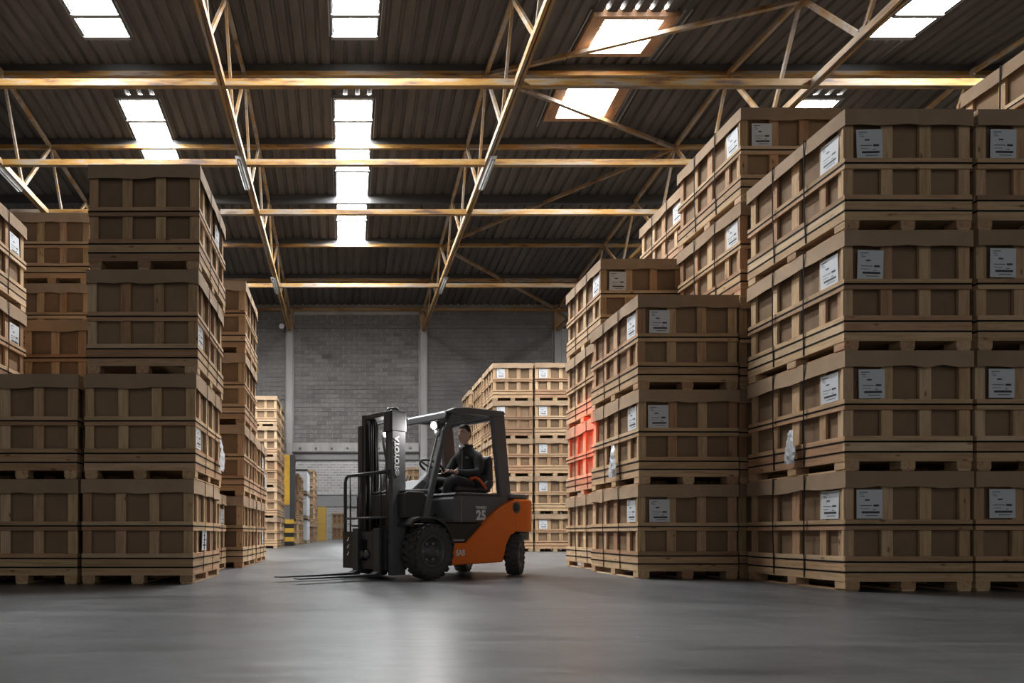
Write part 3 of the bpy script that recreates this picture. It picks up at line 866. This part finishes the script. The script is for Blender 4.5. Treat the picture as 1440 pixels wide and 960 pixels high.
# work lamps
for s, yy in ((1, .45), (-1, -.45)):
    t = F('work_lamp', MB().box(-.05, .0, -.06, .06, -.05, .05), BLACK, bv=.01, loc=(-.13, yy, 1.87), rot=(0, R(12), 0), label='lit work lamp')
    link('lens', MB().lathe([(.042, 0), (.04, .008), (0, .010)], 16, axis='x').mesh('lens', LED), t, (.001, 0, 0))
    link('bracket', MB().beam((-.03, 0, .0), (-.20, 0, .0), .03, .02).mesh('bracket', DARK), t)
    link('indicator', MB().tube([(-.02, 0, -.06), (-.02, 0, -.13)], .018).mesh('indicator', WHITE), t, label='pale indicator lens')
    ld = bpy.data.lights.new('work_lamp_light', 'SPOT'); ld.energy = LAMP_W; ld.spot_size = R(120); ld.spot_blend = .6; ld.shadow_soft_size = .04; ld.color = (1, .97, .93)
    lo = bpy.data.objects.new('work_lamp_light', ld); COL.objects.link(lo); lo.parent = t; lo.location = (.03, 0, 0); lo.rotation_euler = (0, R(-90 + 18), 0)
# red side lamp at the rear corner of the guard
t = F('red_lamp', MB().box(-.05, .05, -.03, .03, -.04, .04), BLACK, bv=.008, loc=(-1.40, .30, 2.12), label='red warning lamp')
link('lens', MB().lathe([(0, -.012), (.03, -.01), (.03, 0)], 12, axis='x').mesh('lens', REDLED), t, (-.05, 0, 0))
ld = bpy.data.lights.new('red_lamp_light', 'SPOT'); ld.energy = RED_W; ld.spot_size = R(42); ld.spot_blend = 1.0; ld.color = (1, .06, .03); ld.shadow_soft_size = .05
lo = bpy.data.objects.new('red_lamp_light', ld); COL.objects.link(lo)
fkm = Matrix.Translation(FK_LOC) @ Matrix.Rotation(FK_ROT, 4, 'Z')
src = fkm @ Vector((-1.48, .30, 2.12)); tgt = Vector((3.7, 10.55, 2.0))
lo.parent = fk
lo.location = (-1.48, .30, 2.12)
lo.rotation_euler = (fkm.to_3x3().inverted() @ (tgt - src)).to_track_quat('-Z', 'Y').to_euler()
# mast
for s in (1, -1):
    y = .30 * s
    F('outer_rail', MB().prism([(.23, y + .035 * s), (.43, y + .035 * s), (.43, y - .05 * s), (.41, y - .05 * s), (.41, y + .015 * s), (.25, y + .015 * s), (.25, y - .05 * s), (.23, y - .05 * s)], .06, 1.90, plane='xy'), CHAR if s > 0 else DARK)
    yi = .235 * s
    F('inner_rail', MB().prism([(.25, yi + .03 * s), (.42, yi + .03 * s), (.42, yi - .04 * s), (.40, yi - .04 * s), (.40, yi + .01 * s), (.27, yi + .01 * s), (.27, yi - .04 * s), (.25, yi - .04 * s)], .10, 2.03, plane='xy'), DARK)
    cyl = F('lift_cylinder', MB().tube([(.19, .26 * s, .12), (.21, .26 * s, 1.30)], .038, 12), DARK)
    link('piston_rod', MB().tube([(.19, .26 * s, 1.30), (.21, .26 * s, 1.96)], .022, 10).mesh('rod', CHROME), cyl)
    F('lift_chain', MB().box(.32, .345, .17 * s - .014, .17 * s + .014, .5, 1.98), BLACK)
    F('tilt_cylinder', MB().tube([(.24, .36 * s, .70), (-.12, .36 * s, .52)], .03, 10), DARK)
    F('hydraulic_hose', MB().tube([(.30, -.15 + .02 * s, .45), (.27, -.15 + .02 * s, 1.2), (.29, -.14 + .02 * s, 1.9), (.33, -.14 + .02 * s, 1.99), (.36, -.14 + .02 * s, 1.9), (.37, -.14 + .02 * s, 1.2)], .013), BLACK)
F('mast_cross_member', MB().box(.24, .42, -.27, .27, 1.97, 2.03), DARK, bv=.012)
F('mast_cross_member', MB().box(.20, .25, -.33, .33, .66, .74), DARK, bv=.012)
F('mast_cross_member', MB().box(.20, .25, -.33, .33, .14, .30), DARK, bv=.012)
F('mast_head', MB().box(.21, .46, .19, .34, 1.76, 2.02), DARK, bv=.02)
F('mast_head_cap', MB().lathe([(0, .03), (.07, .025), (.08, 0), (.08, -.02)], 16, axis='z'), BLACK, loc=(.33, .22, 2.04))
# diagonal stay bars seen between the rails
F('stay_bar', MB().tube([(.16, -.10, 1.85), (.05, .02, 1.1)], .02), DARK)
F('stay_bar', MB().tube([(.14, -.22, 1.85), (.08, -.12, 1.2)], .016), DARK)
# carriage, load backrest, forks
CY = -.15
cg = F('carriage', MB().box(.44, .475, CY - .42, CY + .40, .48, .58).box(.44, .475, CY - .42, CY + .40, .12, .22), DARK, label='dark fork carriage')
for y in (CY - .36, CY - .12, CY + .10, CY + .33):
    link('carriage_plate', MB().box(.43, .47, y - .05, y + .05, .14, .56).mesh('plate', DARK), cg)
link('side_plate', MB().box(.47, .49, CY - .42, CY - .20, .12, .58).mesh('plate', BLACK), cg)
link('side_plate', MB().box(.47, .49, CY + .16, CY + .38, .12, .60).mesh('plate', BLACK), cg)
for y in (CY - .05, CY + .05):
    link('roller', MB().lathe([(0, -.02), (.05, -.02), (.05, .02), (0, .02)], 14, axis='x').mesh('roller', RIM), cg, (.48, y, .3))
lb = F('load_backrest', MB().tube([(.46, CY - .41, .58), (.46, CY - .41, 1.20), (.46, CY - .39, 1.26), (.46, CY - .34, 1.29), (.46, CY + .45, 1.29)], .022), DARK, label='black tube load backrest')
for y in (CY - .30, CY - .1, CY + .1, CY + .3, CY + .43):
    link('backrest_bar', MB().tube([(.46, y, .58), (.46, y, 1.29)], .011, 6).mesh('bar', DARK), lb)
link('backrest_rail', MB().tube([(.46, CY - .41, .745), (.46, CY + .43, .745)], .016, 6).mesh('bar', DARK), lb)
for y, dz in ((-.264, 0), (.15, 0)):
    mb = MB()
    mb.prism([(.49, .62), (.53, .62), (.53, .10), (.60, .075), (1.66, .066), (1.67, .058), (1.66, .052), (.50, .04), (.49, .06)], y - .055, y + .055)
    F('fork', mb, DARK, bv=.004, label='black steel fork')
# lamp-side details
F('mast_lamp_bar', MB().tube([(.10, -.44, 1.96), (.02, -.30, 1.98), (-.28, -.2, 2.05)], .014), DARK)
# lettering
def text(body, name, size, loc, rot, m, parent, extr=.002, spacing=1.0, bold=.0):
    cu = bpy.data.curves.new(name, 'FONT'); cu.body = body; cu.size = size; cu.extrude = extr; cu.align_x = 'CENTER'; cu.align_y = 'CENTER'
    cu.space_character = spacing; cu.offset = bold
    o = bpy.data.objects.new(name, cu); COL.objects.link(o)
    dg = bpy.context.evaluated_depsgraph_get()
    me = bpy.data.meshes.new_from_object(o.evaluated_get(dg))
    bpy.data.objects.remove(o); bpy.data.curves.remove(cu)
    me.materials.clear(); me.materials.append(m)
    return link(name, me, parent, loc, rot, kind='stuff')
# on the left side face (normal +y): text x axis runs towards -x (to the viewer's right)
LEFT = (R(90), 0, R(180))
text('TOYOTA', 'lettering', .095, (.365, .338, 1.515), (R(90), R(-90), R(180)), WHITE, fk, bold=.004)
em = F('emblem', MB().tube([(.040 * math.cos(2 * math.pi * k / 20), 0, .028 * math.sin(2 * math.pi * k / 20)) for k in range(20)], .005, 6, closed=True), WHITE, loc=(.365, .338, 1.285), rot=(0, R(90), 0))
link('inner_ring', MB().tube([(.016 * math.cos(2 * math.pi * k / 16), 0, .026 * math.sin(2 * math.pi * k / 16)) for k in range(16)], .004, 6, closed=True).mesh('ring', WHITE), em)
link('inner_ring', MB().tube([(.028 * math.cos(2 * math.pi * k / 16), 0, .010 + .012 * math.sin(2 * math.pi * k / 16)) for k in range(16)], .004, 6, closed=True).mesh('ring', WHITE), em)
text('25', 'lettering', .165, (-.915, .503, .785), LEFT, WHITE, fk, spacing=1.1, bold=.008)
text('TONERO', 'lettering', .05, (-.915, .503, .888), LEFT, WHITE, fk, bold=.001)
text('SAS', 'lettering', .10, (-.475, .562, .315), LEFT, WHITE, fk, bold=.003)
for (y, z, w) in ((CY - .31, .46, .5), (CY - .31, .37, .5), (CY - .31, .28, .5)):
    link('decal', MB().prism([(y - .03, z), (y + .01, z + .05), (y + .025, z + .05), (y - .005, z)], .490, .492, plane='yz').mesh('decal', WHITE), cg)
for (y, z) in ((CY + .26, .47), (CY + .27, .40), (CY + .25, .33), (CY + .30, .24)):
    link('decal', MB().box(.490, .492, y - .03, y + .02, z, z + .035).mesh('decal', DASH), cg)
# seat
F('seat_base', MB().box(-1.36, -.78, -.24, .24, 1.06, 1.10), DARK, bv=.01)
sc = F('seat_cushion', MB().prism([(-.74, 1.09), (-.70, 1.14), (-.76, 1.18), (-1.30, 1.15), (-1.36, 1.09)], -.25, .25), SEATM, bv=.03, seg=3)
F('seat_backrest', MB().prism([(-1.27, 1.12), (-1.36, 1.10), (-1.47, 1.20), (-1.45, 1.56), (-1.40, 1.62), (-1.36, 1.58), (-1.34, 1.35)], -.24, .24), SEATM, bv=.03, seg=3)
F('hip_restraint', MB().prism([(-1.02, 1.13), (-1.34, 1.11), (-1.40, 1.28), (-1.30, 1.26), (-1.20, 1.17)], .23, .28), SEATM, bv=.012)
F('armrest', MB().tube([(-1.40, -.28, 1.33), (-1.05, -.30, 1.36), (-.95, -.30, 1.36)], .03), SEATM)
# steering wheel and column
sw = F('steering_wheel', MB().tube([(.165 * math.cos(2 * math.pi * k / 24), .165 * math.sin(2 * math.pi * k / 24), 0) for k in range(24)], .016, 8, closed=True), BLACK, loc=(-.53, 0, 1.42), rot=(0, R(-32), 0))
for a in (90, 210, 330):
    link('spoke', MB().beam((0, 0, -.02), (.16 * math.cos(R(a)), .16 * math.sin(R(a)), 0), .03, .012).mesh('spoke', BLACK), sw)
link('hub', MB().lathe([(0, .0), (.04, -.005), (.045, -.04), (0, -.05)], 14, axis='z').mesh('hub', BLACK), sw)
F('steering_column', MB().prism([(-.18, 1.08), (-.34, 1.08), (-.545, 1.39), (-.47, 1.40)], -.06, .06), DASH, bv=.02)
F('lever', MB().tube([(-.30, -.22, 1.15), (-.36, -.22, 1.32)], .01), DARK)
F('lever', MB().tube([(-.30, -.28, 1.15), (-.36, -.28, 1.32)], .01), DARK)

# ================================================================== DRIVER
SKIN = plain('skin', (.62, .39, .30), .5)
JACKET = dusty('black_jacket', [(.3, (.016, .018, .018)), (.7, (.030, .032, .032))], (1, 1, 1), 9, .75, rnd=0)
TROUSER = plain('trousers', (.020, .020, .024), .8)
SHOE = plain('shoe', (.012, .012, .012), .5)
HAIR = plain('hair', (.022, .015, .010), .6)
CLOTH_G = plain('grey_trim', (.20, .20, .20), .6)

def skin_chain(mb, verts, edges, radii, sub=2):
    me = bpy.data.meshes.new('sk'); me.from_pydata(verts, edges, []); me.update()
    o = bpy.data.objects.new('sk', me); COL.objects.link(o)
    o.modifiers.new('skin', 'SKIN').use_smooth_shade = True
    sv = me.skin_vertices[0].data if me.skin_vertices else None
    if sv is None:
        bpy.context.view_layer.objects.active = o
        sv = me.skin_vertices[0].data
    for i, r in enumerate(radii):
        sv[i].radius = r if isinstance(r, tuple) else (r, r)
        sv[i].use_root = (i == 0)
    s = o.modifiers.new('sub', 'SUBSURF'); s.levels = sub; s.render_levels = sub
    dg = bpy.context.evaluated_depsgraph_get(); dg.update()
    ev = bpy.data.meshes.new_from_object(o.evaluated_get(dg))
    mb.add([v.co[:] for v in ev.vertices], [tuple(p.vertices) for p in ev.polygons])
    bpy.data.objects.remove(o); bpy.data.meshes.remove(ev)

body = MB()
HC = Vector((-1.145, 0, 1.90))
V = [(-1.17, 0, 1.20), (-1.195, 0, 1.32), (-1.205, 0, 1.46), (-1.20, 0, 1.58), (-1.185, 0, 1.69), (-1.165, 0, 1.80),      # 0-5 pelvis .. neck
     (-1.205, .12, 1.615), (-1.20, .205, 1.58), (-1.13, .265, 1.36), (-.90, .22, 1.345), (-.77, .165, 1.375),           # 6-10 left arm
     (-1.205, -.12, 1.615), (-1.20, -.205, 1.58), (-1.08, -.265, 1.37), (-.86, -.22, 1.39), (-.73, -.165, 1.43),        # 11-15 right arm
     (-1.14, .10, 1.195), (-.92, .14, 1.225), (-.68, .165, 1.245), (-.61, .165, 1.02), (-.56, .16, .84),                # 16-20 left leg
     (-.47, .165, .785), (-.36, .17, .775),                                                                              # 21-22 left foot
     (-1.14, -.10, 1.195), (-.92, -.14, 1.225), (-.66, -.165, 1.245), (-.58, -.165, 1.02), (-.52, -.16, .84),
     (-.43, -.165, .785), (-.32, -.17, .775)]
E_ = [(0, 1), (1, 2), (2, 3), (3, 4), (4, 5), (3, 6), (6, 7), (7, 8), (8, 9), (9, 10), (3, 11), (11, 12), (12, 13), (13, 14), (14, 15),
      (0, 16), (16, 17), (17, 18), (18, 19), (19, 20), (20, 21), (21, 22), (0, 23), (23, 24), (24, 25), (25, 26), (26, 27), (27, 28), (28, 29)]
RD = [(.15, .13), (.145, .12), (.155, .125), (.14, .12), (.08, .08), (.066, .066),
      (.10, .09), (.082, .08), (.062, .062), (.052, .05), (.036, .036),
      (.10, .09), (.082, .08), (.062, .062), (.052, .05), (.036, .036),
      (.10, .10), (.092, .09), (.072, .072), (.062, .062), (.046, .046), (.048, .042), (.036, .032),
      (.10, .10), (.092, .09), (.072, .072), (.062, .062), (.046, .046), (.048, .042), (.036, .032)]
skin_chain(body, V, E_, RD)
# head: shaped sphere
def head_point(u, v, grow=0.0):
    """u around (0 = face), v from chin (0) to crown (1)"""
    ph = (v - .5) * math.pi
    z = math.sin(ph); c = max(0., math.cos(ph)) ** .72
    fx, fy = math.cos(u), math.sin(u)
    rx = .098 if fx > 0 else .105; ry = .077
    jaw = 1.0 if z > -.15 else 1.0 - .20 * ((-.15 - z) / .85)
    x = fx * c * rx * (jaw if fx > 0 else jaw * .82) + (.022 * max(0, -z) if fx > 0 else 0)
    y = fy * c * ry * jaw
    zz = z * .125
    if fx > .75 and abs(z) < .6:                       # brow, eye sockets, nose, lips
        w = math.exp(-(fy / .16) ** 2)
        nose = math.exp(-((z + .16) / .20) ** 2) * w
        x += .024 * nose
        x -= .010 * math.exp(-((z - .10) / .10) ** 2) * math.exp(-((abs(fy) - .36) / .16) ** 2)
        x += .005 * math.exp(-((z + .46) / .07) ** 2) * math.exp(-(fy / .28) ** 2)
    k = 1 + grow
    return Vector((x * k, y * k, zz * k))
n, m = 36, 24
hv = []; hf = []
for j in range(m + 1):
    for i in range(n): hv.append(HC + head_point(2 * math.pi * i / n, max(.004, min(.996, j / m))))
for j in range(m):
    for i in range(n): hf.append((j * n + i, j * n + (i + 1) % n, (j + 1) * n + (i + 1) % n, (j + 1) * n + i))
hf.append(tuple(reversed(range(n)))); hf.append(tuple(m * n + i for i in range(n)))
body.add(hv, hf)
for s in (1, -1):                                       # ears
    ev = []; ef = []
    for j in range(7):
        for i in range(10):
            a = 2 * math.pi * i / 10; ph = (j / 6 - .5) * math.pi * .98
            ev.append(HC + Vector((-.012 + .020 * math.cos(a) * math.cos(ph), s * (.078 + .010 * math.sin(a) * math.cos(ph)), -.005 + .034 * math.sin(ph))))
    for j in range(6):
        for i in range(10): ef.append((j * 10 + i, j * 10 + (i + 1) % 10, (j + 1) * 10 + (i + 1) % 10, (j + 1) * 10 + i))
    ef.append(tuple(reversed(range(10)))); ef.append(tuple(60 + i for i in range(10)))
    body.add(ev, ef)
# hands closed on the rim of the wheel
swm = Matrix.Translation((-.53, 0, 1.42)) @ Matrix.Rotation(R(-32), 4, 'Y')
def hand(wrist, ang, s):
    rim = swm @ Vector((.165 * math.cos(ang), .165 * math.sin(ang), 0))
    w = Vector(wrist)
    tang = (swm.to_3x3() @ Vector((-math.sin(ang), math.cos(ang), 0))).normalized()
    up = (swm.to_3x3() @ Vector((0, 0, 1))).normalized()
    d = (rim - w).normalized()
    palm = w + (rim - w) * .55 + up * .012
    skin_chain(body, [tuple(w), tuple(w + (palm - w) * .6), tuple(palm)], [(0, 1), (1, 2)], [(.030, .026), (.038, .022), (.036, .020)])
    for k, L in enumerate((.92, 1.0, .96, .8)):
        off = tang * (-.030 + .020 * k)
        a0 = palm + off * .9
        a1 = rim + off + up * .030 - d * .012
        a2 = rim + off + d * .030 * L + up * .010
        a3 = rim + off + d * .018 * L - up * .024
        skin_chain(body, [tuple(a0), tuple(a1), tuple(a2), tuple(a3)], [(0, 1), (1, 2), (2, 3)], [.011, .0095, .009, .0075], 1)
    th = palm - tang * .030 * s
    skin_chain(body, [tuple(palm - d * .02 - tang * .018), tuple(th + up * .0 - tang * .012), tuple(rim - tang * .040 - up * .018 - d * .010), tuple(rim - tang * .030 - up * .026 + d * .010)], [(0, 1), (1, 2), (2, 3)], [.013, .012, .0105, .0085], 1)
hand((-.77, .165, 1.375), R(145), 1)
hand((-.73, -.165, 1.43), R(-140), 1)
raw = body.mesh('person_raw', [JACKET])
tmp = bpy.data.objects.new('tmp', raw); COL.objects.link(tmp)
rm = tmp.modifiers.new('remesh', 'REMESH'); rm.mode = 'VOXEL'; rm.voxel_size = .0062; rm.use_smooth_shade = True
sm = tmp.modifiers.new('smooth', 'SMOOTH'); sm.factor = .4; sm.iterations = 2
dg = bpy.context.evaluated_depsgraph_get(); dg.update()
pme = bpy.data.meshes.new_from_object(tmp.evaluated_get(dg))
bpy.data.objects.remove(tmp); bpy.data.meshes.remove(raw)
pme.materials.clear()
for q in (JACKET, TROUSER, SHOE, SKIN): pme.materials.append(q)
for p in pme.polygons:
    c = p.center; p.use_smooth = True
    if c.z > 1.755 + .25 * (c.x + 1.17): i = 3
    elif c.x > -.80 and c.z > 1.325 : i = 3
    elif c.z < .855 and c.x > -.7: i = 2
    elif (c.x > -1.08 and c.z < 1.33) or c.z < 1.175: i = 1
    else: i = 0
    p.material_index = i
pr = link('person', pme, None, FK_LOC, (0, 0, FK_ROT))
pr['label'] = 'driver in black jacket and trousers sitting with both hands on the steering wheel'; pr['category'] = 'person'
# hair shell
hv = []; hf = []; M2 = 14
for j in range(M2 + 1):
    for i in range(n):
        u = 2 * math.pi * i / n
        cu_ = math.cos(u); lo_ = .70 if cu_ > .55 else (.55 + .15 * (cu_ - .1) / .45 if cu_ > .1 else (.55 if cu_ > -.15 else max(.30, .55 + .45 * (cu_ + .15))))
        v_ = lo_ + (.996 - lo_) * j / M2
        p = head_point(u, v_, .06 + .05 * math.sin(j / M2 * 3.0))
        hv.append(HC + p + Vector((-.002, 0, .004)))
for j in range(M2):
    for i in range(n): hf.append((j * n + i, j * n + (i + 1) % n, (j + 1) * n + (i + 1) % n, (j + 1) * n + i))
hf.append(tuple(M2 * n + i for i in range(n)))
base = len(hv)
hv += [HC + (p - HC) * .94 for p in hv[:n]]
for i in range(n): hf.append((base + i, base + (i + 1) % n, (i + 1) % n, i))
link('hair', MB().add(hv, hf, 0, True).mesh('hair', HAIR), pr, label='short dark hair')
for s in (1, -1):
    e = HC + Vector((.082, .030 * s, .014))
    link('eye', MB().lathe([(.0, -.007), (.006, -.004), (.009, 0), (.006, .004), (0, .007)], 10, axis='z').mesh('eye', WHITE), pr, e)
    link('pupil', MB().lathe([(.0, .004), (.004, .003), (.005, 0)], 10, axis='x').mesh('pupil', BLACK), pr, e + Vector((.007, .001 * s, 0)))
    link('eyebrow', MB().tube([HC + Vector((.091, .014 * s, .032)), HC + Vector((.086, .034 * s, .037)), HC + Vector((.072, .048 * s, .032))], .0035, 6).mesh('brow', HAIR), pr)
link('mouth', MB().tube([HC + Vector((.084, -.022, -.064)), HC + Vector((.094, 0, -.062)), HC + Vector((.084, .022, -.064))], .0035, 6).mesh('mouth', plain('lips', (.36, .15, .12), .5)), pr)
# collar, zip, chest print
col = []
for k in range(20):
    a = 2 * math.pi * k / 20; col.append((-1.175 + .074 * math.cos(a), .074 * math.sin(a), 1.735 - .02 * math.cos(a)))
link('collar', MB().tube(col, .024, 8, closed=True).mesh('collar', JACKET), pr)
link('shirt_collar', MB().tube([(-1.10, -.035, 1.745), (-1.085, .0, 1.715), (-1.10, .035, 1.745)], .022, 8).mesh('shirt', WHITE), pr, label='white shirt collar')
link('zip', MB().tube([(-1.085, .02, 1.69), (-1.075, .02, 1.56), (-1.072, .02, 1.44), (-1.06, .02, 1.33)], .006, 6).mesh('zip', CLOTH_G), pr)
link('chest_badge', MB().box(-.006, .006, -.022, .022, -.012, .012).mesh('badge', CLOTH_G), pr, (-1.085, .10, 1.575), (0, 0, R(25)))
sb = F('seat_belt', MB().tube([(-.98, .245, 1.27), (-1.06, .262, 1.30), (-1.14, .268, 1.27), (-1.22, .27, 1.20), (-1.26, .275, 1.14)], .022, 8), BELT, label='orange seat belt')
